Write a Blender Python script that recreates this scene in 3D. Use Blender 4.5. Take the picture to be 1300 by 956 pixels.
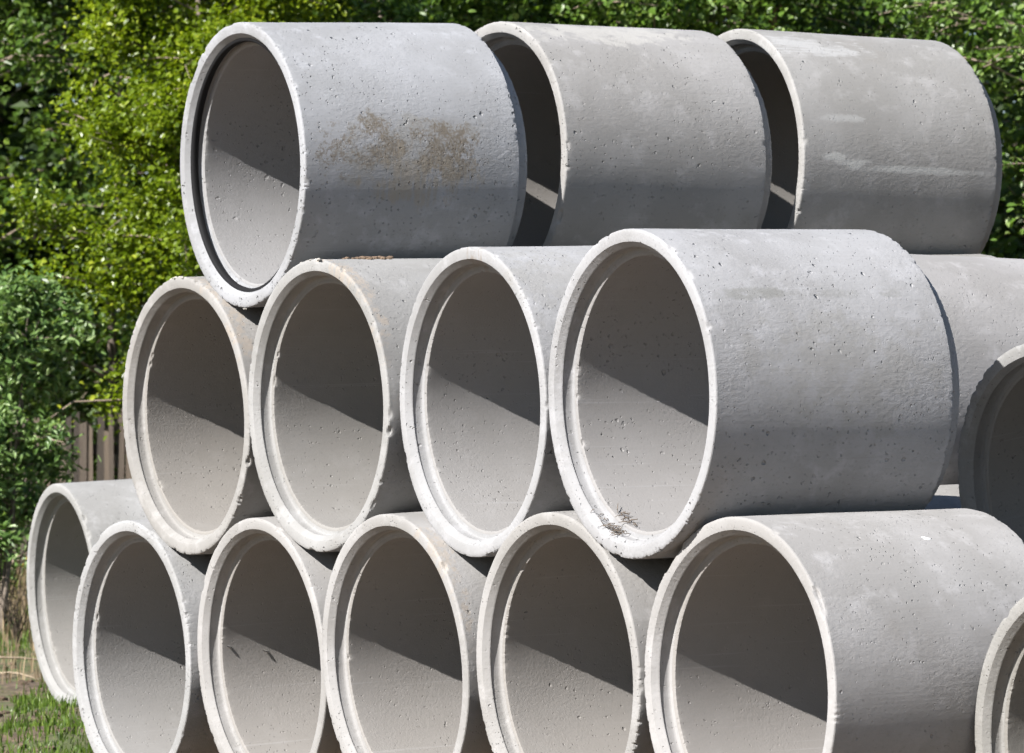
import bpy, math, random
import numpy as np
from mathutils import Matrix, Vector

for o in list(bpy.data.objects):
    bpy.data.objects.remove(o)
S = bpy.context.scene
COL = S.collection
R = math.radians
D = 1.2                    # outer diameter of a pipe, metres
CAM_Z = 1.2

# ------------------------------------------------------------------ camera
cam = bpy.data.cameras.new('camera')
cam.sensor_width = 36.0
cam.lens = 36.0 * 5879.2 / 1300.0
cam.shift_y = -45.0 / 1300.0
cam.clip_start = 0.5
cam.clip_end = 2000.0
cam.dof.use_dof = True
cam.dof.focus_distance = 17.6
cam.dof.aperture_fstop = 7.5
camo = bpy.data.objects.new('camera', cam)
COL.objects.link(camo)
camo.location = (0, 0, CAM_Z)
camo.rotation_euler = (R(90 + 2.291), 0, 0)
S.camera = camo

# ------------------------------------------------------------------ world, sun, exposure
SUN_AZ, SUN_EL = -131.5, 37.8          # azimuth from +Y towards +X
world = bpy.data.worlds.new('World')
S.world = world
world.use_nodes = True
wn = world.node_tree.nodes
bg = wn['Background']
sky = wn.new('ShaderNodeTexSky')
sky.sky_type = 'NISHITA'
sky.sun_disc = False
sky.sun_elevation = R(SUN_EL)
sky.sun_rotation = R(SUN_AZ)
sky.air_density = 1.0
sky.dust_density = 0.15
sky.ozone_density = 1.0
world.node_tree.links.new(sky.outputs[0], bg.inputs[0])
bg.inputs[1].default_value = 0.05
sl = bpy.data.lights.new('sun', 'SUN')
sl.energy = 5.0
sl.angle = R(0.53)
sl.color = (1.0, 0.965, 0.92)
suno = bpy.data.objects.new('sun', sl)
COL.objects.link(suno)
sv = Vector((math.cos(R(SUN_EL)) * math.sin(R(SUN_AZ)), math.cos(R(SUN_EL)) * math.cos(R(SUN_AZ)), math.sin(R(SUN_EL))))
suno.rotation_euler = sv.to_track_quat('Z', 'Y').to_euler()
suno.location = sv * 60
S.view_settings.view_transform = 'Standard'
S.view_settings.look = 'None'
S.view_settings.gamma = 1.0
S.view_settings.exposure = 1.43
S.view_settings.use_curve_mapping = False

S.cycles.max_bounces = 5
S.cycles.diffuse_bounces = 2
S.cycles.glossy_bounces = 1
S.cycles.transmission_bounces = 3
S.cycles.use_adaptive_sampling = True
S.cycles.adaptive_threshold = 0.02
S.cycles.use_light_tree = False

ALB = 0.42       # overall reflectance of the concrete

# ------------------------------------------------------------------ helpers
def tag(o, label=None, cat=None, group=None, kind=None):
    if label: o['label'] = label
    if cat: o['category'] = cat
    if group: o['group'] = group
    if kind: o['kind'] = kind
    return o

def empty(name, mat=None, loc=None):
    o = bpy.data.objects.new(name, None)
    o.empty_display_size = 0.1
    COL.objects.link(o)
    if mat is not None: o.matrix_world = mat
    if loc is not None: o.location = loc
    return o

def link(name, me, mat=None, parent=None):
    o = bpy.data.objects.new(name, me)
    COL.objects.link(o)
    if parent is not None: o.parent = parent
    if mat is not None and not me.materials: me.materials.append(mat)
    return o

def np_mesh(name, V, F, nper, smooth=True, attrs=None):
    """V (n,3); F (m,nper) index array"""
    me = bpy.data.meshes.new(name)
    V = np.asarray(V, np.float32); F = np.asarray(F, np.int32)
    me.vertices.add(len(V)); me.vertices.foreach_set('co', V.ravel())
    me.loops.add(F.size); me.loops.foreach_set('vertex_index', F.ravel())
    me.polygons.add(len(F))
    me.polygons.foreach_set('loop_start', np.arange(0, F.size, nper, dtype=np.int32))
    me.polygons.foreach_set('loop_total', np.full(len(F), nper, np.int32))
    me.polygons.foreach_set('use_smooth', np.full(len(F), smooth))
    if attrs:
        for k, a in attrs.items():
            at = me.attributes.new(k, 'FLOAT', 'POINT')
            at.data.foreach_set('value', np.asarray(a, np.float32))
    me.update(calc_edges=True)
    return me

def vnoise1(t, freq, seed):
    """periodic 1-D value noise, t in 0..1 -> -1..1"""
    rng = np.random.default_rng(seed)
    g = rng.uniform(-1, 1, freq)
    x = np.asarray(t) * freq
    i = np.floor(x).astype(int); f = x - i
    f = f * f * (3 - 2 * f)
    return g[i % freq] * (1 - f) + g[(i + 1) % freq] * f

def vnoise2(x, y, seed):
    rng = np.random.default_rng(seed)
    g = rng.uniform(-1, 1, (64, 64))
    i = np.floor(x).astype(int); j = np.floor(y).astype(int)
    fx = x - i; fy = y - j
    fx = fx * fx * (3 - 2 * fx); fy = fy * fy * (3 - 2 * fy)
    a = g[i % 64, j % 64]; b = g[(i + 1) % 64, j % 64]; c = g[i % 64, (j + 1) % 64]; d = g[(i + 1) % 64, (j + 1) % 64]
    return (a * (1 - fx) + b * fx) * (1 - fy) + (c * (1 - fx) + d * fx) * fy

# ------------------------------------------------------------------ node helper
class NT:
    def __init__(self, name):
        self.m = bpy.data.materials.new(name)
        self.m.use_nodes = True
        self.t = self.m.node_tree
        self.n = self.t.nodes
        self.bsdf = self.n['Principled BSDF']
        self.out = self.n['Material Output']
    def node(self, typ, **kw):
        nd = self.n.new(typ)
        for k, v in kw.items(): setattr(nd, k, v)
        return nd
    def put(self, sock, v):
        if v is None: return
        if hasattr(v, 'links'): self.t.links.new(v, sock)
        else: sock.default_value = v
    def math(self, op, a, b=None, c=None, clamp=False):
        nd = self.node('ShaderNodeMath', operation=op, use_clamp=clamp)
        self.put(nd.inputs[0], a); self.put(nd.inputs[1], b)
        if c is not None: self.put(nd.inputs[2], c)
        return nd.outputs[0]
    def noise(self, vec, scale, detail=3.0, rough=0.55, col=False, dist=0.0):
        nd = self.node('ShaderNodeTexNoise')
        self.put(nd.inputs['Vector'], vec)
        nd.inputs['Scale'].default_value = scale; nd.inputs['Detail'].default_value = detail
        nd.inputs['Roughness'].default_value = rough; nd.inputs['Distortion'].default_value = dist
        return nd.outputs['Color' if col else 'Fac']
    def ramp(self, fac, a, b, lo=0.0, hi=1.0, smooth=True):
        nd = self.node('ShaderNodeMapRange', interpolation_type='SMOOTHSTEP' if smooth else 'LINEAR')
        self.put(nd.inputs['Value'], fac)
        nd.inputs['From Min'].default_value = a; nd.inputs['From Max'].default_value = b
        nd.inputs['To Min'].default_value = lo; nd.inputs['To Max'].default_value = hi
        return nd.outputs['Result']
    def mix(self, fac, a, b, blend='MIX'):
        nd = self.node('ShaderNodeMix', data_type='RGBA', blend_type=blend)
        self.put(nd.inputs[0], fac); self.put(nd.inputs[6], a); self.put(nd.inputs[7], b)
        return nd.outputs[2]
    def bump(self, h, dist, strength=1.0, normal=None):
        nd = self.node('ShaderNodeBump')
        nd.inputs['Strength'].default_value = strength; nd.inputs['Distance'].default_value = dist
        self.put(nd.inputs['Height'], h)
        if normal is not None: self.put(nd.inputs['Normal'], normal)
        return nd.outputs[0]
    def combine(self, x, y, z):
        nd = self.node('ShaderNodeCombineXYZ')
        self.put(nd.inputs[0], x); self.put(nd.inputs[1], y); self.put(nd.inputs[2], z)
        return nd.outputs[0]

def c4(c): return (c[0], c[1], c[2], 1.0)

# ------------------------------------------------------------------ concrete
def concrete(name, base, seed, pits=1.0, stains=(), rough_tex=1.0, mottle=1.0):
    """stains: (x0, ang0, sx, sang, colour, strength, noise_scale, threshold, stretch)
    x along the pipe in metres, ang in degrees: 0 = side, 90 = crown"""
    base = tuple(b * ALB for b in base)
    stains = [st[:4] + (tuple(b * (ALB if max(st[4]) > .4 else .85) for b in st[4]),) + st[5:] for st in stains]
    k = NT(name)
    tc = k.node('ShaderNodeTexCoord').outputs['Object']
    rng = random.Random(seed)
    off = (rng.uniform(-50, 50), rng.uniform(-50, 50), rng.uniform(-50, 50))
    mp = k.node('ShaderNodeVectorMath', operation='ADD'); k.put(mp.inputs[0], tc); mp.inputs[1].default_value = off
    P = mp.outputs[0]
    sp = k.node('ShaderNodeSeparateXYZ'); k.put(sp.inputs[0], tc)
    X, Y, Z = sp.outputs
    ang = k.math('ARCTAN2', Z, k.math('MULTIPLY', Y, -1.0))
    arc = k.math('MULTIPLY', ang, D / 2)
    rad = k.math('POWER', k.math('ADD', k.math('MULTIPLY', Y, Y), k.math('MULTIPLY', Z, Z)), 0.5)
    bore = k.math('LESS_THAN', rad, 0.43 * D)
    rad60 = k.math('MULTIPLY', rad, 45.0)
    stri_v = k.combine(k.math('ADD', k.math('MULTIPLY', X, 1.4), off[0]), k.math('MULTIPLY', arc, 60.0), rad60)
    stri = k.noise(stri_v, 1.0, 2.0, 0.6)
    band_v = k.combine(k.math('ADD', k.math('MULTIPLY', X, 0.7), off[1]), k.math('MULTIPLY', arc, 7.0), off[2])
    band = k.noise(band_v, 1.0, 3.0, 0.55)
    big = k.noise(P, 1.9, 3.0, 0.6)
    med = k.noise(P, 9.0, 4.0, 0.65)
    fine = k.noise(P, 70.0, 2.0, 0.7)
    dark = (base[0] * 0.82, base[1] * 0.815, base[2] * 0.80)
    light = (min(base[0] * 1.13, .72), min(base[1] * 1.13, .72), min(base[2] * 1.14, .72))
    c = k.mix(k.ramp(big, 0.36, 0.66), c4(dark), c4(base))
    c = k.mix(k.math('MULTIPLY', k.ramp(med, 0.50, 0.72), 0.75 * mottle), c, c4(light))
    c = k.mix(k.math('MULTIPLY', k.ramp(band, 0.50, 0.75), 0.35 * mottle), c, c4(dark))
    c = k.mix(k.math('MULTIPLY', k.ramp(fine, 0.56, 0.74), 0.30), c, c4((base[0] * .62, base[1] * .60, base[2] * .57)))
    c = k.mix(k.math('MULTIPLY', k.ramp(k.noise(P, 2.6, 3.0, 0.7), 0.60, 0.78), 0.30), c, c4((base[0] * .72, base[1] * .68, base[2] * .62)))
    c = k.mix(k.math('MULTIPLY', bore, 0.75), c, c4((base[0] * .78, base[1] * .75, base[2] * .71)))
    c = k.mix(k.ramp(stri, 0.64, 0.74, 0.0, 0.30), c, c4(light))
    c = k.mix(k.ramp(stri, 0.34, 0.25, 0.0, 0.28), c, c4((base[0] * .68, base[1] * .66, base[2] * .64)))
    warp = k.noise(P, 11.0, 4.0, 0.65) if stains else None
    for (x0, a0, sx, sa, colr, strength, ns, th, st) in stains:
        dx = k.math('DIVIDE', k.math('SUBTRACT', X, x0), sx)
        da = k.math('DIVIDE', k.math('SUBTRACT', ang, R(a0)), R(sa))
        d2 = k.math('ADD', k.math('MULTIPLY', dx, dx), k.math('MULTIPLY', da, da))
        d2 = k.math('ADD', d2, k.math('MULTIPLY', k.math('SUBTRACT', warp, 0.5), 3.4 if sa > 6 else 2.0))
        m = k.ramp(d2, 1.0, 0.05)
        nv = k.combine(k.math('ADD', k.math('MULTIPLY', X, st[0]), off[2]), k.math('MULTIPLY', arc, st[1]), off[0])
        nn = k.noise(nv, ns, 6.0, 0.72)
        m = k.math('MULTIPLY', k.ramp(k.math('ADD', nn, k.math('MULTIPLY', m, 0.18)), th, th + 0.13), m)
        c = k.mix(k.math('MULTIPLY', m, strength, clamp=True), c, c4(colr))
    k.put(k.bsdf.inputs['Base Color'], c)
    k.put(k.bsdf.inputs['Roughness'], k.ramp(med, 0.3, 0.7, 0.78, 0.95))
    k.bsdf.inputs['Specular IOR Level'].default_value = 0.25
    # relief: grain, trowel ripples, air holes, summed into one height in metres
    wob = k.node('ShaderNodeVectorMath', operation='SCALE')
    k.put(wob.inputs[0], k.noise(P, 55.0, 1.0, 0.5, col=True)); wob.inputs['Scale'].default_value = 0.016
    dv = k.node('ShaderNodeVectorMath', operation='ADD'); k.put(dv.inputs[0], P); k.put(dv.inputs[1], wob.outputs[0])
    def pit(scale, thr, rad):
        v = k.node('ShaderNodeTexVoronoi', feature='F1')
        v.inputs['Scale'].default_value = scale; k.put(v.inputs['Vector'], dv.outputs[0])
        cs = k.node('ShaderNodeSeparateColor'); k.put(cs.inputs[0], v.outputs['Color'])
        on = k.math('GREATER_THAN', cs.outputs[0], thr)
        rr = k.math('MULTIPLY', k.math('ADD', k.math('MULTIPLY', k.math('POWER', cs.outputs[1], 2.0), 0.9), 0.22), rad)
        q = k.math('SUBTRACT', 1.0, k.math('DIVIDE', v.outputs['Distance'], rr), clamp=True)
        return k.math('MULTIPLY', k.math('POWER', q, 0.5), on)
    clus = k.math('MULTIPLY', k.ramp(k.noise(P, 3.2, 2.0, 0.6), 0.41, 0.58), k.math('SUBTRACT', 1.0, k.math('MULTIPLY', bore, 0.45)))
    p1 = k.math('MULTIPLY', pit(27.0, 0.45, 0.15 + 0.08 * pits), clus)
    p2 = k.math('MULTIPLY', pit(72.0, 0.42, 0.32), k.ramp(clus, 0.0, 1.0, 0.22, 1.0))
    h = k.math('MULTIPLY', k.math('ADD', p1, k.math('MULTIPLY', p2, 0.6)), -pits * 0.016)
    xs = k.math('ADD', k.math('MULTIPLY', bore, 62.0), 38.0)
    ys = k.math('ADD', 58.0, k.math('MULTIPLY', bore, 22.0))
    peel_v = k.combine(k.math('ADD', k.math('MULTIPLY', X, xs), off[0]), k.math('MULTIPLY', arc, ys), rad60)
    peel = k.math('MULTIPLY', k.noise(peel_v, 1.0, 5.0, 0.68), k.ramp(k.noise(P, 2.3, 0.0, 0.5), 0.36, 0.62, 0.35, 1.0))
    h = k.math('ADD', h, k.math('MULTIPLY', peel, k.math('SUBTRACT', 0.0042 * rough_tex, k.math('MULTIPLY', bore, 0.0017 * rough_tex))))
    h = k.math('ADD', h, k.math('MULTIPLY', stri, k.math('SUBTRACT', 0.0007 * rough_tex, k.math('MULTIPLY', bore, 0.0006 * rough_tex))))
    k.put(k.bsdf.inputs['Normal'], k.bump(h, 1.0, 0.85))
    return k.m

def simple_mat(name, col, rough=0.8, noise_scale=20.0, var=0.3, bump=0.002, spec=0.3, col2=None):
    k = NT(name)
    tc = k.node('ShaderNodeTexCoord').outputs['Object']
    n = k.noise(tc, noise_scale, 5.0, 0.65)
    c2 = col2 or (col[0] * (1 - var), col[1] * (1 - var), col[2] * (1 - var))
    k.put(k.bsdf.inputs['Base Color'], k.mix(k.ramp(n, 0.35, 0.65), c4(c2), c4(col)))
    k.bsdf.inputs['Roughness'].default_value = rough
    k.bsdf.inputs['Specular IOR Level'].default_value = spec
    if bump: k.put(k.bsdf.inputs['Normal'], k.bump(n, bump, 1.0))
    return k.m

# ------------------------------------------------------------------ pipe geometry (units of D, x along the axis from the mouth)
LB = 0.8451                   # barrel length
OUTER = [(.5, x) for x in (.006, .009, .013, .018, .026, .04, .07, .12, .19, .27, .35, .43, .51, .59, .67, .73, .78, .81, .825, .833, LB - .008, LB - .004)]
BORE = [(.418, x) for x in (.062, .067, .075, .09, .12, .18, .26, .36, .46, .56, .66, .75, .82, .86, .89, LB + .062)]
SOCKET = [(.5, .006), (.4985, .0025), (.495, .0006), (.488, 0), (.480, 0), (.472, .0004), (.4655, .0010), (.4610, .0020), (.4565, .0075), (.4520, .0130), (.4475, .0185), (.4452, .0212), (.4446, .0235),
          (.4475, .0240), (.4478, .030), (.4474, .042), (.4466, .050), (.4450, .0550), (.4425, .0575), (.439, .0582), (.434, .0587), (.429, .0590), (.4245, .0595), (.4205, .0603), (.418, .062)]
SPIGOT = [(.5, LB - .004), (.498, LB - .001), (.494, LB + .001), (.485, LB + .002), (.470, LB + .003), (.457, LB + .004), (.4515, LB + .007), (.4495, LB + .015), (.448, LB + .03), (.4465, LB + .045),
          (.445, LB + .056), (.442, LB + .0625), (.437, LB + .065), (.430, LB + .066), (.424, LB + .065), (.418, LB + .062)]

def wear(r, x, t, seed, amt):
    """chipped edges: moves points near the mouth, ledge and tail edges; depends only on (r, x, t) so that meshes meet"""
    def fb(fr, s):  # sum of octaves
        return vnoise1(t, fr, seed * 31 + s) * .5 + vnoise1(t, fr * 2 + 1, seed * 31 + s + 1) * .3 + vnoise1(t, fr * 4 + 3, seed * 31 + s + 2) * .25
    zone = np.clip(vnoise1(t, 9, seed * 31 + 50) * 1.5 + .45, 0.08, 1.5)
    # outer edge of the mouth
    w = np.exp(-(((r - .499) / .006) ** 2 + ((x - .004) / .0075) ** 2))
    chip = np.clip(fb(170, 1) - .24, 0, 1) * .014 * zone + np.clip(fb(26, 5) - .50, 0, 1) * .055 + np.abs(fb(330, 9)) * .0018 * zone
    lump = np.clip(fb(160, 70) - .50, 0, 1) * .003
    dr = -w * chip * amt * .7 + w * lump * amt; dx = w * chip * amt * .8
    # ledge edge
    w = np.exp(-(((r - .4195) / .0045) ** 2 + ((x - .0605) / .006) ** 2))
    chip = np.clip(fb(170, 20) - .18, 0, 1) * .005 * (1.3 - zone * .5) + np.abs(fb(330, 25)) * .0022 + np.clip(fb(30, 27) - .45, 0, 1) * .025
    dr += w * chip * amt * .8; dx += w * chip * amt * .8
    # tail edge of the barrel
    w = np.exp(-(((r - .499) / .006) ** 2 + ((x - LB + .002) / .0075) ** 2))
    chip = np.clip(fb(150, 30) - .22, 0, 1) * .010 + np.abs(fb(300, 35)) * .0025
    dr += -w * chip * amt * .6; dx += -w * chip * amt * .8
    # end of the tongue
    w = np.exp(-(((r - .443) / .006) ** 2 + ((x - LB - .061) / .008) ** 2))
    dr += -w * np.abs(fb(160, 40)) * .004 * amt; dx += -w * np.abs(fb(120, 44)) * .004 * amt
    # slightly untrue form
    und = vnoise1(t, 5, seed * 31 + 60) * .0011 + vnoise1(t, 11, seed * 31 + 61) * .0006 + np.sin(x * 9 + seed) * .0005 + vnoise2(t * 62, x * 30 + 7, seed + 300) * .0003
    dr += und
    dx += (vnoise1(t, 6, seed * 31 + 62) * .0015) * np.exp(-x / .1)
    return r + dr, x + dx

def lathe(strips, seg, seed, amt, t_off):
    """strips: list of profiles; returns V, F in metres, local x = pipe axis, origin under the middle of the pipe"""
    Vs = []; Fs = []; base = 0
    t = (np.arange(seg) / seg)
    for prof in strips:
        r = np.array([p[0] for p in prof])[:, None]; x = np.array([p[1] for p in prof])[:, None]
        rr, xx = wear(np.repeat(r, seg, 1), np.repeat(x, seg, 1), np.repeat(t[None], len(prof), 0), seed, amt)
        th = 2 * np.pi * t[None] + t_off
        V = np.stack([xx, rr * np.cos(th), rr * np.sin(th)], -1).reshape(-1, 3) * D
        n = len(prof)
        i, j = np.meshgrid(np.arange(n - 1), np.arange(seg), indexing='ij')
        a = i * seg + j; b = i * seg + (j + 1) % seg
        F = np.stack([a, b, b + seg, a + seg], -1).reshape(-1, 4) + base
        Vs.append(V); Fs.append(F); base += len(V)
    return np.concatenate(Vs), np.concatenate(Fs)

ORG = Vector((LB / 2 * D, 0, -D / 2))      # the empty sits under the barrel's middle

def pipe_matrix(x, y, z, yaw, pitch):
    yw, pt = R(yaw), R(pitch)
    u = Vector((math.sin(yw) * math.cos(pt), math.cos(yw) * math.cos(pt), math.sin(pt)))
    s = Vector((math.cos(yw), -math.sin(yw), 0))
    w = s.cross(u)
    M = Matrix(((u.x, -s.x, w.x, 0), (u.y, -s.y, w.y, 0), (u.z, -s.z, w.z, 0), (0, 0, 0, 1)))
    return Matrix.Translation((x * D, y * D, z * D + CAM_Z)) @ M

PIPES = {}
def build_pipe(key, pose, label, mat, seed, seg=720, amt=1.0, group='concrete pipes in the stack', **kw):
    M = pipe_matrix(*pose)
    root = empty('concrete_pipe', M @ Matrix.Translation(ORG))
    tag(root, label, 'pipe', group)
    toff = random.Random(seed).uniform(0, 6.28)
    for nm, strips in (('barrel', [OUTER, BORE]), ('socket', [SOCKET]), ('spigot', [SPIGOT])):
        V, F = lathe(strips, seg, seed, amt, toff)
        me = np_mesh(nm, V, F, 4)
        me.set_sharp_from_angle(angle=R(30))
        o = link(nm, me, mat, root)
        o.matrix_parent_inverse = Matrix.Identity(4)
        o.location = -ORG
    PIPES[key] = (root, M)
    return root

POSE = {'A': [-0.9528, 16.2103, 1.266, 60.6683, 2.8251], 'B': [-0.0604, 16.725, 1.3261, 59.8821, 0.8477], 'C': [0.823, 17.2067, 1.351, 61.7141, -0.1162],
 'M1': [-1.1793, 16.6405, 0.3957, 58.9943, 3.1559], 'M2': [-0.668, 15.7827, 0.4103, 58.9136, 2.0111], 'M3': [-0.1347, 14.9262, 0.4009, 61.2454, 2.0631],
 'M4': [0.353, 14.0118, 0.4013, 60.8808, 1.5982], 'M5': [1.6984, 14.3874, 0.0792, 57.6265, 9.7671], 'B0': [-1.9987, 20.5595, -0.3098, 66.4038, 3.4116],
 'B1': [-1.4088, 17.0761, -0.4764, 59.5944, 2.005], 'B2': [-0.883, 16.2263, -0.4692, 60.3009, 3.4922], 'B3': [-0.3955, 15.3611, -0.4589, 59.6969, 3.4039],
 'B4': [0.134, 14.482, -0.4562, 59.9187, 2.7449], 'B5': [0.6589, 13.6277, -0.4708, 58.5214, 1.7331], 'B6': [1.5793, 13.0239, -0.6561, 61.4507, 4.7187]}
AX_U = np.array([0.87038367, 0.49069553, 0.04062232]); AX_S = np.array([0.49110089, -0.8711027, 0.]); AX_W = np.array([-0.03538621, -0.01994966, 0.99917457])
M3P = np.array(POSE['M3'][:3])
def rel(a, b, c, yaw=60.587, pitch=2.33):
    p = M3P + a * AX_U + b * AX_S + c * AX_W
    return [p[0], p[1], p[2], yaw, pitch]
POSE['M3b'] = rel(1.62, -.29, -.018, 60.6, -.5)
POSE['B4b'] = rel(.95, .28, -.83)

BROWN = (.150, .126, .099); WHITE = (.72, .72, .72); GREYD = (.30, .30, .27)
SPEC = {
 'A': ((.58, .59, .62), 1.3, [(.48, 2, .44, 20, (.45, .43, .39), .5, 1.0, .52, (10, 14)), (.35, 5, .15, 17, BROWN, .8, 1.0, .585, (110, 80)), (.34, 5, .13, 13, BROWN, .38, 1.0, .57, (30, 22)), (.64, 1, .22, 17, BROWN, .85, 1.0, .575, (100, 70)), (.64, 0, .18, 14, BROWN, .45, 1.0, .56, (30, 18)), (.16, 4, .14, 14, BROWN, .75, 1.0, .62, (70, 60)), (.56, -9, .34, 16, (.25, .22, .18), .65, 1.0, .57, (70, 5))],
       'topmost whitish pipe with black gasket ring and brown stains on its side'),
 'B': ((.57, .558, .552), .9, [(.45, 65, .5, 16, (.38, .37, .35), .6, 1.0, .50, (4, 10))],
       'plain grey pipe in the middle of the top row, behind the stained pipe'),
 'C': ((.56, .55, .54), .7, [(.22, 58, .34, 12, WHITE, .75, 1.0, .56, (5, 60)), (.20, 16.3, .16, 2.6, (.66, .66, .65), .8, 1.0, .50, (30, 60)), (.16, -.6, .09, 2.2, (.80, .80, .78), .85, 1.0, .42, (24, 50)), (.26, -2.8, .11, 2.3, (.80, .80, .78), .85, 1.0, .42, (24, 50)), (.60, -4.8, .46, 2.2, (.80, .80, .78), .85, 1.0, .44, (24, 50))],
       'grey pipe at the far right end of the top row, pale smears on its side'),
 'M1': ((.555, .54, .525), .7, [(.04, 50, .06, 45, (.30, .26, .22), .7, 1.0, .58, (40, 30))],
       'beige pipe at the left end of the middle row, under the topmost stained pipe'),
 'M2': ((.55, .545, .54), .7, [(.03, 55, .05, 50, (.30, .26, .22), .7, 1.0, .58, (40, 30))],
       'second pipe from the left in the middle row, soil crumbs along its top'),
 'M3': ((.59, .59, .605), .9, [(.03, 84, .06, 9, (.20, .17, .145), .7, 1.0, .58, (60, 50)), (.2, 50, .3, 30, (.48, .47, .45), .5, 1.0, .54, (10, 10))],
       'whitish pipe third from left in the middle row, brown scuff on top of its rim'),
 'M4': ((.60, .60, .62), 1.25, [(.25, 34.8, .24, 4.0, (.15, .15, .135), .5, 1.0, .52, (22, 40)), (.60, 34.5, .13, 3.0, (.15, .15, .135), .3, 1.0, .54, (22, 40)), (.82, 34.5, .06, 3.0, (.15, .15, .135), .3, 1.0, .52, (22, 40)), (.55, 5, .5, 30, (.47, .46, .44), .5, 1.0, .54, (9, 9))],
       'largest whitish pitted pipe at the right of the middle row, dry straw in its mouth'),
 'M5': ((.50, .50, .50), .8, [], 'tilted pipe cut by the right edge, its mouth dark in shade'),
 'B0': ((.58, .575, .565), .6, [], 'white pipe on the grass at far left, set back behind the bottom row'),
 'B1': ((.58, .58, .585), .9, [], 'whitish pipe at the left end of the bottom row, overlapping the far left pipe'),
 'B2': ((.58, .565, .555), .7, [], 'beige pipe in the bottom row with two metal stubs inside its bore'),
 'B3': ((.585, .572, .565), .7, [(.03, 40, .05, 40, (.30, .26, .22), .6, 1.0, .58, (40, 30))], 'beige bottom row pipe, third of the five touching mouths from the left'),
 'B4': ((.585, .57, .56), .7, [], 'beige bottom row pipe with a notched rim, below the straw filled mouth'),
 'B5': ((.62, .605, .602), .7, [], 'beige bottom row pipe with long bare side and one white fleck'),
 'B6': ((.50, .49, .47), .8, [], 'small visible corner of a pipe mouth at the bottom right'),
 'M3b': ((.60, .585, .585), .5, [], 'pale smooth pipe lying behind the largest pipe, mostly hidden'),
 'B4b': ((.55, .535, .52), .5, [], 'sliver of pale pipe low between the largest pipe and the tilted one'),
}
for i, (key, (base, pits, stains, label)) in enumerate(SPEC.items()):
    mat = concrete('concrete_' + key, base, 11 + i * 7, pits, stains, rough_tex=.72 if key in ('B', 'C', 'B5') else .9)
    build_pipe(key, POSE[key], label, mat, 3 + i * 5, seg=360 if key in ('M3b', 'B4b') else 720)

# pipes deeper in the stack that carry the ones in view
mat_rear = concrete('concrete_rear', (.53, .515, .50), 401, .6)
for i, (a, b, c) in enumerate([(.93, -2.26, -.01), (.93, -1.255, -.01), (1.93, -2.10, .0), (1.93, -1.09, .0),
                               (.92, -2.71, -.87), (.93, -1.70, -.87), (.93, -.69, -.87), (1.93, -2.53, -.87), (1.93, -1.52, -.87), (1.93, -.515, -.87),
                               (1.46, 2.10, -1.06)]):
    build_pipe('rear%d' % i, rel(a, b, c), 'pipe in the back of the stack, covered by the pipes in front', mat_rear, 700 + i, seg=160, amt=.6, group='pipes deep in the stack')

# ------------------------------------------------------------------ ground
def ss(a, b, v):
    t = np.clip((v - a) / (b - a), 0, 1)
    return t * t * (3 - 2 * t)

def ground_h(x, y):
    x = np.asarray(x, float); y = np.asarray(y, float)
    dx = x / D - M3P[0]; dy = y / D - M3P[1]
    a = dx * AX_U[0] + dy * AX_U[1]; b = dx * AX_S[0] + dy * AX_S[1]
    z = -.962 + .0406 * np.clip(a, -7, 3) - .21 * ss(1.75, 2.3, b) + .105 * ss(3.0, 5.4, -b)
    z = z * D + CAM_Z + .5 * ss(25.2, 34, y)
    near = np.exp(-((x + 1) / 9) ** 2 - ((y - 24) / 14) ** 2)
    z = z + (vnoise2(x * 1.7 + 90, y * 1.7, 5) * .035 + vnoise2(x * 5 + 40, y * 5, 6) * .014 + vnoise2(x * 17, y * 17, 8) * .007) * near
    return z

def axis_pts(parts):
    out = []
    for lo, hi, st in parts: out += list(np.arange(lo, hi, st))
    return np.array(out + [parts[-1][1]])
gx = axis_pts([(-900, -100, 100), (-100, -12, 8), (-12, -4.4, .5), (-4.4, -1.2, .06), (-1.2, 6, .25), (6, 14, 1), (14, 110, 12), (110, 900, 100)])
gy = axis_pts([(-300, -20, 40), (-20, 10, 3), (10, 21, .3), (21, 35, .08), (35, 50, .8), (50, 120, 10), (120, 1500, 120)])
GX, GY = np.meshgrid(gx, gy, indexing='ij')
GV = np.stack([GX, GY, ground_h(GX, GY)], -1).reshape(-1, 3)
ny = len(gy)
gi, gj = np.meshgrid(np.arange(len(gx) - 1), np.arange(ny - 1), indexing='ij')
ga = gi * ny + gj
GF = np.stack([ga, ga + ny, ga + ny + 1, ga + 1], -1).reshape(-1, 4)
k = NT('soil')
tc = k.node('ShaderNodeTexCoord').outputs['Object']
n1 = k.noise(tc, 1.4, 4.0, .6); n2 = k.noise(tc, 14.0, 4.0, .7)
c = k.mix(k.ramp(n2, .35, .65), c4((.050, .034, .022)), c4((.130, .092, .060)))
c = k.mix(k.ramp(n1, .46, .62), c, c4((.060, .075, .022)))
gsx = k.node('ShaderNodeSeparateXYZ'); k.put(gsx.inputs[0], tc)
yard = k.ramp(k.math('ADD', gsx.outputs[1], k.math('MULTIPLY', n1, 3.0)), 24.6, 23.0)
sand = k.mix(k.ramp(n2, .3, .7), c4((.090, .062, .038)), c4((.185, .130, .080)))
c = k.mix(yard, c, sand)
k.put(k.bsdf.inputs['Base Color'], c); k.bsdf.inputs['Roughness'].default_value = .95
k.put(k.bsdf.inputs['Normal'], k.bump(n2, .03, .8))
tag(link('ground', np_mesh('ground', GV, GF, 4), k.m), kind='structure')

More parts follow.
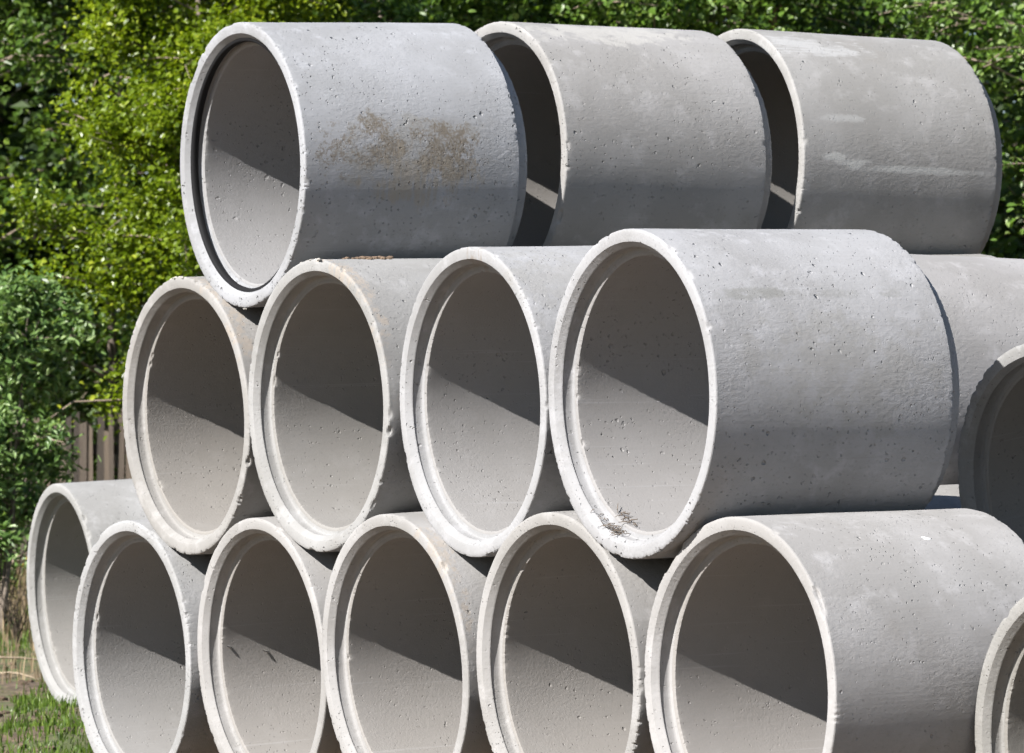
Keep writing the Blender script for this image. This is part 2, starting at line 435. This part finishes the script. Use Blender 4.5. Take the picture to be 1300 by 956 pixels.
# ------------------------------------------------------------------ tubes
def tube_arrays(pts, rad, sides=5):
    P = np.asarray(pts, float); n = len(P)
    T = np.gradient(P, axis=0); T /= np.linalg.norm(T, axis=1)[:, None] + 1e-9
    ref = np.array([0., 0., 1.]) if abs(T[0, 2]) < .9 else np.array([1., 0., 0.])
    A = np.cross(T, ref); A /= np.linalg.norm(A, axis=1)[:, None] + 1e-9
    B = np.cross(T, A)
    th = np.linspace(0, 2 * np.pi, sides, endpoint=False)
    rad = np.broadcast_to(np.asarray(rad, float), (n,))
    V = P[:, None] + rad[:, None, None] * (np.cos(th)[None, :, None] * A[:, None] + np.sin(th)[None, :, None] * B[:, None])
    i, j = np.meshgrid(np.arange(n - 1), np.arange(sides), indexing='ij')
    a = i * sides + j; b = i * sides + (j + 1) % sides
    F = np.stack([a, b, b + sides, a + sides], -1).reshape(-1, 4)
    return V.reshape(-1, 3), F

def tubes_mesh(name, tubes, sides=5):
    Vs = []; Fs = []; base = 0
    for pts, rad in tubes:
        V, F = tube_arrays(pts, rad, sides); Vs.append(V); Fs.append(F + base); base += len(V)
    return np_mesh(name, np.concatenate(Vs), np.concatenate(Fs), 4)

# ------------------------------------------------------------------ foliage
def leaf_mat(name, dark, mid, light, transl=.35, gloss=.35):
    k = NT(name)
    at = k.node('ShaderNodeAttribute', attribute_name='tint').outputs['Fac']
    c = k.mix(k.ramp(at, 0.0, .55, smooth=False), c4(dark), c4(mid))
    c = k.mix(k.ramp(at, .55, 1.0, smooth=False), c, c4(light))
    k.put(k.bsdf.inputs['Base Color'], c)
    k.bsdf.inputs['Roughness'].default_value = gloss
    k.bsdf.inputs['Specular IOR Level'].default_value = .42
    tr = k.node('ShaderNodeBsdfTranslucent')
    k.put(tr.inputs['Color'], k.mix(1.0, c, (1.25, 1.25, .55, 1), 'MULTIPLY'))
    mx = k.node('ShaderNodeMixShader'); mx.inputs[0].default_value = transl
    k.put(mx.inputs[1], k.bsdf.outputs[0]); k.put(mx.inputs[2], tr.outputs[0])
    k.put(k.out.inputs['Surface'], mx.outputs[0])
    return k.m

def leaves_mesh(name, pos, size, rng, wide=.62, up=.55, droop=.2, tint=None, simple=False):
    n = len(pos)
    nrm = rng.normal(size=(n, 3)); nrm /= np.linalg.norm(nrm, axis=1)[:, None]
    nrm[:, 2] = np.abs(nrm[:, 2]) + up * .6
    nrm[:, 0] -= up * .35; nrm[:, 1] -= up * .45           # leaves turn towards the light
    nrm /= np.linalg.norm(nrm, axis=1)[:, None]
    d = rng.normal(size=(n, 3)); d[:, 2] -= droop * 2
    d -= nrm * np.sum(d * nrm, 1)[:, None]; d /= np.linalg.norm(d, axis=1)[:, None] + 1e-9
    b = np.cross(nrm, d)
    L = (size * rng.uniform(.6, 1.25, n))[:, None]; W = L * wide * rng.uniform(.8, 1.15, n)[:, None] * .5
    f = nrm * L * .10
    if simple:
        V = np.stack([pos, pos + d * L * .5 + b * W + f, pos + d * L, pos + d * L * .5 - b * W + f], 1)
        F = np.array([[0, 1, 2, 3]])
        m = 4
    else:
        V = np.stack([pos, pos + d * L * .28 + b * W * .85 + f, pos + d * L * .66 + b * W * .8 + f, pos + d * L - f * .8, pos + d * L * .66 - b * W * .8 + f, pos + d * L * .28 - b * W * .85 + f], 1)
        F = np.array([[0, 1, 2, 3], [0, 3, 4, 5]])
        m = 6
    F = (F[None] + (np.arange(n) * m)[:, None, None]).reshape(-1, 4)
    if tint is None: tint = rng.uniform(0, 1, n)
    return np_mesh(name, V.reshape(-1, 3), F, 4, smooth=False, attrs={'tint': np.repeat(np.clip(tint, 0, 1), m)})

BARK = simple_mat('bark', (.16, .13, .105), .9, 30, .5, .004)
BARK_RED = simple_mat('bark_red', (.28, .135, .070), .9, 22, .55, .006)
TWIG = simple_mat('twig_bark', (.27, .215, .165), .85, 40, .4, .001)

def tree(name, label, cat, x, y, H, cr, z0, n_leaf, size, lm, seed, group=None, bark=BARK, stems=1, simple=False, spread=.085, profile=None, wide=.62, limbs=22, trunk_r=.05, lean=(0, 0)):
    rng = np.random.default_rng(seed)
    bz = float(ground_h(x, y)) - .03
    root = tag(empty(name, loc=(x, y, bz)), label, cat, group)
    tubes = []; anchors = []; weights = []
    trunks = []
    for st in range(stems):
        n = 9; t = np.linspace(0, 1, n)
        a = rng.uniform(0, 6.28)
        off = (0 if stems == 1 else cr * rng.uniform(.2, .55))
        px = np.cumsum(rng.normal(0, .025 * H / 5, n)) * (t > 0) + off * np.cos(a) * t ** .8 + lean[0] * t
        py = np.cumsum(rng.normal(0, .025 * H / 5, n)) * (t > 0) + off * np.sin(a) * t ** .8 + lean[1] * t
        if stems > 1: px += .06 * np.cos(a); py += .06 * np.sin(a)
        pz = t * H * (.93 if stems == 1 else rng.uniform(.7, .95))
        P = np.stack([px, py, pz], 1)
        trunks.append((P, trunk_r * (1 - .85 * t) / (1 if stems == 1 else 1.8)))
    for i in range(limbs * (1 if stems == 1 else 1)):
        P, rr = trunks[rng.integers(len(trunks))]
        t = rng.uniform(0, 1) ** .85
        hz = z0 + (H * .93 - z0) * t
        zi = np.interp(hz, P[:, 2], P[:, 0]), np.interp(hz, P[:, 2], P[:, 1])
        hz = min(hz, P[-1, 2])
        pr = profile(t) if profile else (math.sin(math.pi * min(max(t * .86 + .12, 0), 1)) ** .7)
        ln = cr * pr * rng.uniform(.65, 1.12)
        az = rng.uniform(0, 2 * np.pi); el = rng.uniform(.1, .75)
        m = 6; q = np.linspace(0, 1, m)
        B = np.stack([zi[0] + np.cos(az) * ln * q + rng.normal(0, .03, m) * q, zi[1] + np.sin(az) * ln * q + rng.normal(0, .03, m) * q, hz + ln * (np.tan(el) * q * .8 - .25 * q ** 2) + rng.normal(0, .03, m) * q], 1)
        r0 = max(.006, .35 * np.interp(hz, P[:, 2], rr))
        tubes.append((B, r0 * (1 - .8 * q)))
        for j in range(5):
            q0 = rng.uniform(.25, 1); s0 = np.array([np.interp(q0, q, B[:, c]) for c in range(3)])
            dv = rng.normal(size=3); dv[2] = abs(dv[2]) * .6 - .1; dv /= np.linalg.norm(dv)
            l2 = cr * rng.uniform(.18, .42)
            u2 = np.linspace(0, 1, 4)
            C = s0 + dv * l2 * u2[:, None] + np.stack([rng.normal(0, .02, 4), rng.normal(0, .02, 4), -.12 * l2 * u2 ** 2], 1) * u2[:, None]
            tubes.append((C, .0075 * (1 - .6 * u2)))
            kk = 7
            for w in np.linspace(.15, 1.05, kk):
                anchors.append(s0 + dv * l2 * w); weights.append(rng.uniform(.3, 1.6))
    anchors = np.array(anchors); weights = np.array(weights); weights /= weights.sum()
    idx = rng.choice(len(anchors), n_leaf, p=weights)
    pos = anchors[idx] + rng.normal(0, spread, (n_leaf, 3)) * rng.uniform(.3, 1.3, (n_leaf, 1))
    ok = pos[:, 2] > .12
    pos = pos[ok]; idx = idx[ok]
    clump = rng.uniform(-.22, .22, len(anchors))
    tint = .45 + clump[idx] + rng.normal(0, .20, len(pos))
    link('trunk', tubes_mesh('trunk', trunks, 9), bark, root)
    link('branches', tubes_mesh('branches', tubes, 4), TWIG, root)
    cro = link('crown', leaves_mesh('crown', pos, size, rng, wide=wide, tint=tint, simple=simple), lm, root)
    cro['kind'] = 'stuff'
    return root

L_YEL = leaf_mat('leaf_yellow_green', (.050, .085, .003), (.150, .215, .008), (.310, .355, .030), .45)
L_BLUE = leaf_mat('leaf_grey_green', (.045, .090, .022), (.150, .250, .070), (.380, .480, .240), .32, .36)
L_WHITE = leaf_mat('leaf_pale_green', (.028, .060, .010), (.095, .175, .022), (.300, .390, .140), .35, .36)
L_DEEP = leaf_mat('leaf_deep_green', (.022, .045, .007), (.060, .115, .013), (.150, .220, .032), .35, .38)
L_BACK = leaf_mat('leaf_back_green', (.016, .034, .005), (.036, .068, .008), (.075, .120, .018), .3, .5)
G1 = 'trees behind the pipe stack'
tree('birch_tree', 'dense yellow green tree rising left of the topmost pipe', 'tree', -2.05, 30.6, 6.0, 1.12, 1.25, 82000, .043, L_YEL, 21, G1, limbs=60, spread=.095, wide=.72, profile=lambda t: .98 - .35 * t ** 3)
tree('willow_shrub', 'grey green leafy shrub at the left edge, in front of the wooden fence', 'shrub', -3.26, 29.0, 2.5, .36, .55, 11000, .064, L_BLUE, 33, None, stems=6, limbs=44, spread=.075, wide=.42, trunk_r=.03, profile=lambda t: .75 + .45 * t * (1.15 - t) * 2)
tree('willow_shrub', 'small green shrub behind the set back white pipe, low against the fence', 'shrub', -3.42, 31.4, .75, .30, .1, 1800, .055, L_BLUE, 35, None, stems=5, limbs=22, spread=.07, wide=.45, trunk_r=.02)
tree('maple_tree', 'pale leaved tree whose crown shows above the topmost stained pipe', 'tree', -.95, 32.4, 6.6, 1.25, 2.2, 30000, .066, L_WHITE, 45, G1, limbs=44, spread=.10, wide=.66)
tree('maple_tree', 'bright green tree whose crown shows above the middle of the top row', 'tree', .55, 32.0, 6.5, 1.25, 2.2, 28000, .062, L_WHITE, 52, G1, limbs=42, spread=.10, wide=.66)
tree('maple_tree', 'deep green tree showing above the gap before the last top pipe', 'tree', 1.75, 32.6, 6.4, 1.15, 2.2, 20000, .060, L_DEEP, 57, G1, bark=BARK_RED, limbs=34, spread=.10, wide=.6, trunk_r=.10)
tree('maple_tree', 'sparse green tree with bare twigs at the right edge of the picture', 'tree', 3.95, 31.2, 6.2, 1.35, .9, 17000, .060, L_WHITE, 64, G1, limbs=52, spread=.085, wide=.6, trunk_r=.06)
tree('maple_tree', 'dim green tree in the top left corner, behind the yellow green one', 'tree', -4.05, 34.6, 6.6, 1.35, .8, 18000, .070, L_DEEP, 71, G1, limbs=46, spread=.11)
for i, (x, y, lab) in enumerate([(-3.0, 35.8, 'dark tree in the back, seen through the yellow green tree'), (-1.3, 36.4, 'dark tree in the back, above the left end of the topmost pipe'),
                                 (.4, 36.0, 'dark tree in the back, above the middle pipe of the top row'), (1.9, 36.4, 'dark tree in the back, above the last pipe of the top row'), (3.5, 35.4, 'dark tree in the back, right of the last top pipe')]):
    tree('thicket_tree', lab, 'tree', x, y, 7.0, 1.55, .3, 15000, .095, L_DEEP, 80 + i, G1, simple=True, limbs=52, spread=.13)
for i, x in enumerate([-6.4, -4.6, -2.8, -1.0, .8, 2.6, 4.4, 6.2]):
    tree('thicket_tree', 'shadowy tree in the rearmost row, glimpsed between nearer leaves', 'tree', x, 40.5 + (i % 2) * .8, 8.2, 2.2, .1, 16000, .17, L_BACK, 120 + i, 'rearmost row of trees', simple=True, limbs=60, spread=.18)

rngw = np.random.default_rng(5)
nw = 42000
wp = np.stack([rngw.uniform(-11, 11, nw), rngw.uniform(44.5, 48.5, nw), rngw.uniform(.3, 9.0, nw)], 1)
wp[:, 2] += vnoise2(wp[:, 0] * .6 + 20, wp[:, 1] * .6, 91) * .8
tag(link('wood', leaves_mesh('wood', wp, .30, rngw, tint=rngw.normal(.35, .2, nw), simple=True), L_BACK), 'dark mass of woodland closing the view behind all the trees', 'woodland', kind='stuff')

# ------------------------------------------------------------------ fence
fence = tag(empty('wooden_fence', loc=(-3.0, 33.2, float(ground_h(-3.0, 33.2)))), 'weathered grey brown fence of upright slats behind the shrub at left', 'fence')
FM = []
for i, cfc in enumerate([(.110, .086, .066), (.055, .043, .033), (.150, .116, .086)]):
    k = NT('old_wood_%d' % i)
    tc = k.node('ShaderNodeTexCoord').outputs['Object']
    mp = k.node('ShaderNodeMapping'); k.put(mp.inputs['Vector'], tc); mp.inputs['Scale'].default_value = (30, 30, 2.2)
    n = k.noise(mp.outputs[0], 1.6, 5, .65)
    k.put(k.bsdf.inputs['Base Color'], k.mix(k.ramp(n, .3, .7), c4(tuple(v * .45 for v in cfc)), c4(cfc)))
    k.bsdf.inputs['Roughness'].default_value = .9
    k.put(k.bsdf.inputs['Normal'], k.bump(n, .004, 1.0))
    FM.append(k.m)
def box_arrays(x0, x1, y0, y1, z0, z1, tilt=0.0):
    V = np.array([[x, y, z] for x in (x0, x1) for y in (y0, y1) for z in (z0, z1)], float)
    V[[1, 3], 2] += tilt
    F = np.array([[0, 1, 3, 2], [4, 6, 7, 5], [0, 4, 5, 1], [2, 3, 7, 6], [0, 2, 6, 4], [1, 5, 7, 3]])
    return V, F
slat_me = []
for i in range(6):
    V, F = box_arrays(-.5, .5, -.010, .010, 0, 1, random.Random(i).uniform(-.03, .03))
    me = np_mesh('slat', V, F, 4, smooth=False); me.materials.append(FM[i % 3]); slat_me.append(me)
rg = random.Random(4)
fx = -1.9
while fx < 1.75:
    wv = rg.uniform(.034, .056)
    o = link('slat', slat_me[rg.randrange(6)], None, fence)
    o.location = (fx + wv / 2, rg.uniform(-.006, .006), float(ground_h(-3 + fx, 33.2)) - fence.location.z - .05)
    o.scale = (wv, 1, rg.uniform(1.10, 1.27)); o.rotation_euler = (rg.uniform(-.02, .02), rg.uniform(-.018, .018), rg.uniform(-.06, .06))
    fx += wv + rg.uniform(.004, .018)
for z in (.28, .92):
    V, F = box_arrays(-1.95, 1.8, .020, .06, z, z + .075)
    link('rail', np_mesh('rail', V, F, 4, smooth=False), FM[1], fence)
for x in (-1.85, -.1, 1.65):
    V, F = box_arrays(x - .045, x + .045, .062, .152, -.3, 1.14)
    link('post', np_mesh('post', V, F, 4, smooth=False), FM[0], fence)

# ------------------------------------------------------------------ grass, weeds, flowers, sticks
def blades(name, label, n, xr, yr, hmin, hmax, mat, seed, patch=None, width=.005, bend=.5):
    rng = np.random.default_rng(seed)
    x = rng.uniform(*xr, n); y = rng.uniform(*yr, n)
    if patch is not None:
        m = patch(x, y) > rng.uniform(0, 1, n); x = x[m]; y = y[m]; n = len(x)
    h = rng.uniform(hmin, hmax, n) * rng.uniform(.5, 1, n); a = rng.uniform(0, 6.28, n); az = rng.uniform(0, 6.28, n)
    base = np.stack([x, y, ground_h(x, y) - .01], 1)
    sd = np.stack([np.cos(a), np.sin(a), np.zeros(n)], 1) * width * rng.uniform(.6, 1.3, n)[:, None]
    ld = np.stack([np.cos(az), np.sin(az), np.zeros(n)], 1) * (h * bend * rng.uniform(.1, 1, n))[:, None]
    mid = base + ld * .35 + np.stack([0 * h, 0 * h, h * .6], 1); tip = base + ld + np.stack([0 * h, 0 * h, h * .95], 1)
    V = np.stack([base - sd, base + sd, mid + sd * .8, mid - sd * .8, tip], 1).reshape(-1, 3)
    i0 = np.arange(n) * 5
    F = np.concatenate([np.stack([i0, i0 + 1, i0 + 2], 1), np.stack([i0, i0 + 2, i0 + 3], 1), np.stack([i0 + 3, i0 + 2, i0 + 4], 1)])
    o = link(name, np_mesh(name, V, F, 3, smooth=False, attrs={'tint': np.repeat(np.clip(rng.normal(.5, .25, n), 0, 1), 5)}), mat)
    return tag(o, label, 'grass', kind='stuff')
L_GRASS = leaf_mat('grass_blade', (.030, .060, .006), (.070, .125, .012), (.140, .190, .030), .3, .45)
L_DRY = leaf_mat('dry_grass_blade', (.10, .070, .040), (.20, .145, .085), (.33, .26, .16), .2, .7)
gp = lambda x, y: .04 + .9 * (vnoise2(x * 2.1 + 31, y * 1.3 + 5, 77) > .02)
blades('grass', 'green grass tufts at the lower left, beside the set back white pipe', 30000, (-4.2, -1.5), (21.5, 30.5), .03, .11, L_GRASS, 1, gp, .004)
blades('grass', 'green grass on the rise below the fence', 26000, (-4.4, -1.5), (30, 33.1), .04, .12, L_GRASS, 2, lambda x, y: .12 + .7 * (vnoise2(x * 2 + 3, y * 2, 78) > .1), .005)
blades('grass', 'sparse grass on the ground around the pipe stack', 26000, (-5, 7), (11, 24), .04, .12, L_GRASS, 3, lambda x, y: .1 + .7 * (vnoise2(x * .9 + 3, y * .9, 79) > .05), .005)
blades('dry_grass', 'straw coloured dead grass stems below the shrub at left', 16000, (-4.4, -1.6), (26.5, 33.1), .06, .30, L_DRY, 4, lambda x, y: .12 + .75 * (vnoise2(x * 1.5 + 8, y * 1.2, 80) > -.05), .004, .35)

rgc = np.random.default_rng(12)
sp = []
for i in range(420):
    cx_, cy_ = rgc.uniform(-3.7, -1.9), rgc.uniform(21.5, 31.5); rr_ = rgc.uniform(.008, .035) * rgc.uniform(.4, 1)
    sp.append((np.array([cx_ + 2.8, cy_ - 26, float(ground_h(cx_, cy_)) - .3 + rr_ * .2]), rr_))
import bmesh as _bm
def lump_mesh(name, spots, rng):
    b = _bm.new(); _bm.ops.create_icosphere(b, subdivisions=1, radius=1.0)
    V0 = np.array([v.co[:] for v in b.verts]); F0 = np.array([[v.index for v in f.verts] for f in b.faces]); b.free()
    Vs = []; Fs = []
    for i, (pp_, r_) in enumerate(spots):
        Vs.append(V0 * (1 + rng.normal(0, .16, (len(V0), 1))) * np.array([1.3, 1.1, .75]) * r_ + pp_); Fs.append(F0 + i * len(V0))
    return np_mesh(name, np.concatenate(Vs), np.concatenate(Fs), 3, smooth=False)
o = link('soil_lumps', lump_mesh('soil_lumps', sp, rgc), simple_mat('lump_soil', (.115, .082, .056), .95, 30, .5, .003)); o.location = (-2.8, 26, .3)
tag(o, 'brown soil lumps scattered in the grass at the lower left', 'soil', kind='stuff')

WEED = simple_mat('dark_stem', (.050, .038, .026), .9, 40, .4, .001)
rg2 = np.random.default_rng(9)
for i, (x, y, h) in enumerate([(-3.05, 28.6, .55), (-3.22, 29.2, .62), (-2.92, 29.5, .50)]):
    z = float(ground_h(x, y)); tb = []
    for j in range(9):
        a = rg2.uniform(0, 6.28); l = h * rg2.uniform(.5, 1); t = np.linspace(0, 1, 6)
        sx = rg2.uniform(.1, .55) * l
        tb.append((np.stack([np.cos(a) * sx * t ** 1.4, np.sin(a) * sx * t ** 1.4, l * t - .02], 1) + rg2.normal(0, .01, (6, 3)) * t[:, None], .0055 * (1 - .7 * t)))
        main = tb[-1][0]
        for w in range(3):
            b0 = main[2 + w]
            d = rg2.normal(size=3); d[2] = abs(d[2]); d *= .12 / np.linalg.norm(d)
            tb.append((np.stack([b0, b0 + d * .5 + [0, 0, .01], b0 + d]), [.003, .0025, .001]))
    o = link('dead_weed', tubes_mesh('dead_weed', tb, 4), WEED)
    o.location = (x, y, z)
    tag(o, ['tangle of dark dead weed stalks nearest the set back white pipe', 'tall dark dead weed at the left edge below the shrub', 'short dark dead weed farther up the slope'][i], 'weed', 'dead weeds at the lower left')

FLOWER = simple_mat('dandelion_yellow', (.80, .48, .010), .7, 80, .2, .001)
STEM = simple_mat('dandelion_stem', (.10, .16, .04), .6, 30, .3, 0)
for i, (x, y, h) in enumerate([(-3.415, 32.40, .20), (-3.40, 32.05, .165)]):
    z = float(ground_h(x, y)); root = empty('dandelion', loc=(x, y, z))
    tag(root, ['upper of two yellow dandelions left of the set back pipe', 'lower of two yellow dandelions left of the set back pipe'][i], 'flower', 'dandelions')
    t = np.linspace(0, 1, 5)
    link('stem', tubes_mesh('stem', [(np.stack([.02 * t, 0 * t, h * t], 1), .003)], 5), STEM, root)
    n = 42; a = np.arange(n) * 2.399; e = np.linspace(.15, 1.45, n); ln = .024
    dv = np.stack([np.cos(a) * np.cos(e), np.sin(a) * np.cos(e), np.sin(e)], 1)
    sd = np.stack([-np.sin(a), np.cos(a), 0 * a], 1) * .004
    c0 = np.array([.02, 0, h])
    V = np.stack([c0 + 0 * dv, c0 + dv * ln * .6 + sd, c0 + dv * ln, c0 + dv * ln * .6 - sd], 1).reshape(-1, 3)
    F = np.arange(n * 4).reshape(-1, 4)
    link('flower_head', np_mesh('flower_head', V, F, 4, smooth=False), FLOWER, root)

STICK = simple_mat('stick_pale', (.34, .27, .19), .85, 40, .4, .001)
for i, (x, y, ln, a, r, lab) in enumerate([(-3.12, 27.5, .95, .35, .012, 'pale curved stick lying on bare soil at the lower left'), (-2.98, 29.9, .8, 2.0, .008, 'thin pale stick leaning in the dry grass at the left edge'),
                                           (-2.95, 26.9, .5, -.5, .007, 'short pale stick on the grass near the set back pipe')]):
    t = np.linspace(0, 1, 8); sx = x + np.cos(a) * ln * (t - .5); sy = y + np.sin(a) * ln * (t - .5)
    sz = ground_h(sx, sy) + .015 + .05 * np.sin(t * 3.1) + (t * .45 if i == 1 else 0)
    o = link('stick', tubes_mesh('stick', [(np.stack([sx - x, sy - y, sz - sz[0]], 1), r * (1 - .5 * t))], 6), STICK)
    o.location = (x, y, sz[0]); tag(o, lab, 'stick', 'sticks on the ground')

# ------------------------------------------------------------------ small things on the pipes
def on_pipe(key, x, ang, r):
    """point in world metres at axial x (units of D), angle from the side, radius r (units of D)"""
    M = PIPES[key][1]; a = R(ang)
    return M @ Vector((x * D, -r * D * math.cos(a), r * D * math.sin(a)))

def part_of(key, name, me, mat):
    o = link(name, me, mat, PIPES[key][0]); o.location = -ORG
    return o

# rubber ring in the topmost pipe's socket
RUBBER = simple_mat('black_rubber', (.007, .007, .008), .8, 60, .2, .0004, .2)
ring = [(.4455, .0190), (.438, .0200), (.4340, .0230), (.4325, .030), (.4330, .040), (.4375, .0465), (.4468, .0480)]
t = np.linspace(0, 2 * np.pi, 240, endpoint=False)
V = np.stack([np.stack([np.full_like(t, x), r * np.cos(t), r * np.sin(t)], 1) for r, x in ring]).reshape(-1, 3) * D
gi, gj = np.meshgrid(np.arange(len(ring) - 1), np.arange(240), indexing='ij')
ga = gi * 240 + gj; gb = gi * 240 + (gj + 1) % 240
part_of('A', 'gasket', np_mesh('gasket', V, np.stack([ga, gb, gb + 240, ga + 240], -1).reshape(-1, 4), 4), RUBBER)

# steel stubs in the bore of one bottom pipe
STEEL = simple_mat('rusty_steel', (.34, .33, .32), .5, 120, .5, .0005, .5)
for x, ang, ln in ((.0956, 176.0, .020), (.2431, 179.8, .026)):
    a = R(ang); q = np.linspace(0, 1, 5)
    r = .419 * D - q * ln * .55
    pts = np.stack([x * D - q ** 1.3 * ln * 1.0, -r * math.cos(a), r * math.sin(a) + q * ln * .35], 1)
    part_of('B2', 'stub', tubes_mesh('stub', [(pts, .0055 * (1 - .35 * q))], 8), STEEL)

def clod_mesh(name, spots, seed):
    rng = np.random.default_rng(seed)
    import bmesh
    Vs = []; Fs = []; base = 0
    for (p, r) in spots:
        bm = bmesh.new(); bmesh.ops.create_icosphere(bm, subdivisions=2, radius=1.0)
        V = np.array([v.co[:] for v in bm.verts]); F = np.array([[v.index for v in f.verts] for f in bm.faces]); bm.free()
        ph = rng.uniform(0, 6, 3)
        V = V * (1 + .28 * np.sin(V[:, :1] * 3.1 + ph[0]) * np.sin(V[:, 1:2] * 3.7 + ph[1]) + rng.normal(0, .10, (len(V), 1)))
        V = V * np.array([1.25, 1.1, .7]) * r + np.asarray(p)
        Vs.append(V); Fs.append(F + base); base += len(V)
    return np_mesh(name, np.concatenate(Vs), np.concatenate(Fs), 3, smooth=False)

SOIL = simple_mat('clod_soil', (.15, .105, .072), .95, 60, .5, .002)
MORTAR = simple_mat('mortar', (.36, .345, .32), .95, 60, .35, .002)
rg3 = np.random.default_rng(17)
def crumbs(key, x0, x1, ang, n, rmin, rmax, mat, label, name='soil_clod', rad=.5, seed=1, jit=2.0):
    c = on_pipe(key, (x0 + x1) / 2, ang, rad); rot = PIPES[key][1].to_3x3()
    sp = []
    for i in range(n):
        x = rg3.uniform(x0, x1); r = rg3.uniform(rmin, rmax)
        q = on_pipe(key, x, ang + rg3.normal(0, jit), rad + r * .35 / D)
        sp.append((np.array(q - c), r))
    o = link(name, clod_mesh(name, sp, seed), mat); o.location = c
    return tag(o, label, 'dirt')
crumbs('M2', .13, .30, 87, 46, .003, .013, SOIL, 'brown soil crumbs in a line on top of the second middle row pipe', seed=3)
crumbs('M2', -.002, .03, 92, 14, .003, .009, MORTAR, 'pale mortar crumbs on the rim top of the second middle row pipe', 'mortar_crumbs', .497, seed=5, jit=4)
crumbs('M1', -.002, .03, 95, 14, .003, .009, MORTAR, 'pale mortar crumbs on the rim top of the leftmost middle row pipe', 'mortar_crumbs', .497, seed=6, jit=5)
crumbs('A', .0, .012, 268, 5, .003, .007, MORTAR, 'mortar drip under the rim of the topmost stained pipe', 'mortar_drip', .503, seed=8, jit=.8)

# dry straw in the largest pipe's mouth
STRAW = simple_mat('straw', (.13, .10, .075), .9, 60, .5, .001)
c0 = on_pipe('M4', .045, -113, .45); tb = []
for i in range(48):
    x = rg3.uniform(.012, .085); a = -113 + rg3.normal(0, 5.5); rr = (.4495 if x < .056 else .417)
    p = np.array(on_pipe('M4', x, a, rr - rg3.uniform(.001, .010)) - c0)
    d = rg3.normal(size=3); d[2] *= .30; d *= rg3.uniform(.010, .034) / np.linalg.norm(d); kz = rg3.uniform(0, .008)
    tb.append((np.stack([p - d, p + [0, 0, kz], p + d]), [.0012, .0018, .0008]))
o = link('straw', tubes_mesh('straw', tb, 3), STRAW); o.location = c0
tag(o, 'wisp of brown dry straw lying in the mouth of the largest pipe', 'straw')

# white fleck on a bottom pipe
pc = on_pipe('B5', .5042, 57, .5003); Mx = PIPES['B5'][1].to_3x3()
n = 18; t = np.linspace(0, 2 * np.pi, n, endpoint=False); rr = 1 + .2 * np.sin(3 * t + 1) + .1 * np.sin(5 * t)
ux = np.stack([np.cos(t) * .019 * rr, np.sin(t) * .0085 * rr], 1)
V = []
for lift, sc in ((0.0, 1.0), (.0022, .8), (.0030, .35)):
    for q in ux:
        xx = q[0] * .8 * sc; ar = (q[1] - .35 * q[0]) * sc
        an = 57 + math.degrees(ar / (.5 * D)); V.append(np.array(on_pipe('B5', .5042 + xx / D, an, .5 + (lift + .0008) / D) - pc))
F = [[r * n + i, r * n + (i + 1) % n, (r + 1) * n + (i + 1) % n, (r + 1) * n + i] for r in range(2) for i in range(n)] + []
me = bpy.data.meshes.new('white_fleck'); me.from_pydata([v.tolist() for v in V], [], F + [[2 * n + i for i in range(n)]]); me.update()
o = link('white_fleck', me, simple_mat('fleck_white', (.80, .80, .80), .5, 90, .1, 0)); o.location = pc
tag(o, 'white fleck stuck on the side of the long bottom right pipe', 'fleck')
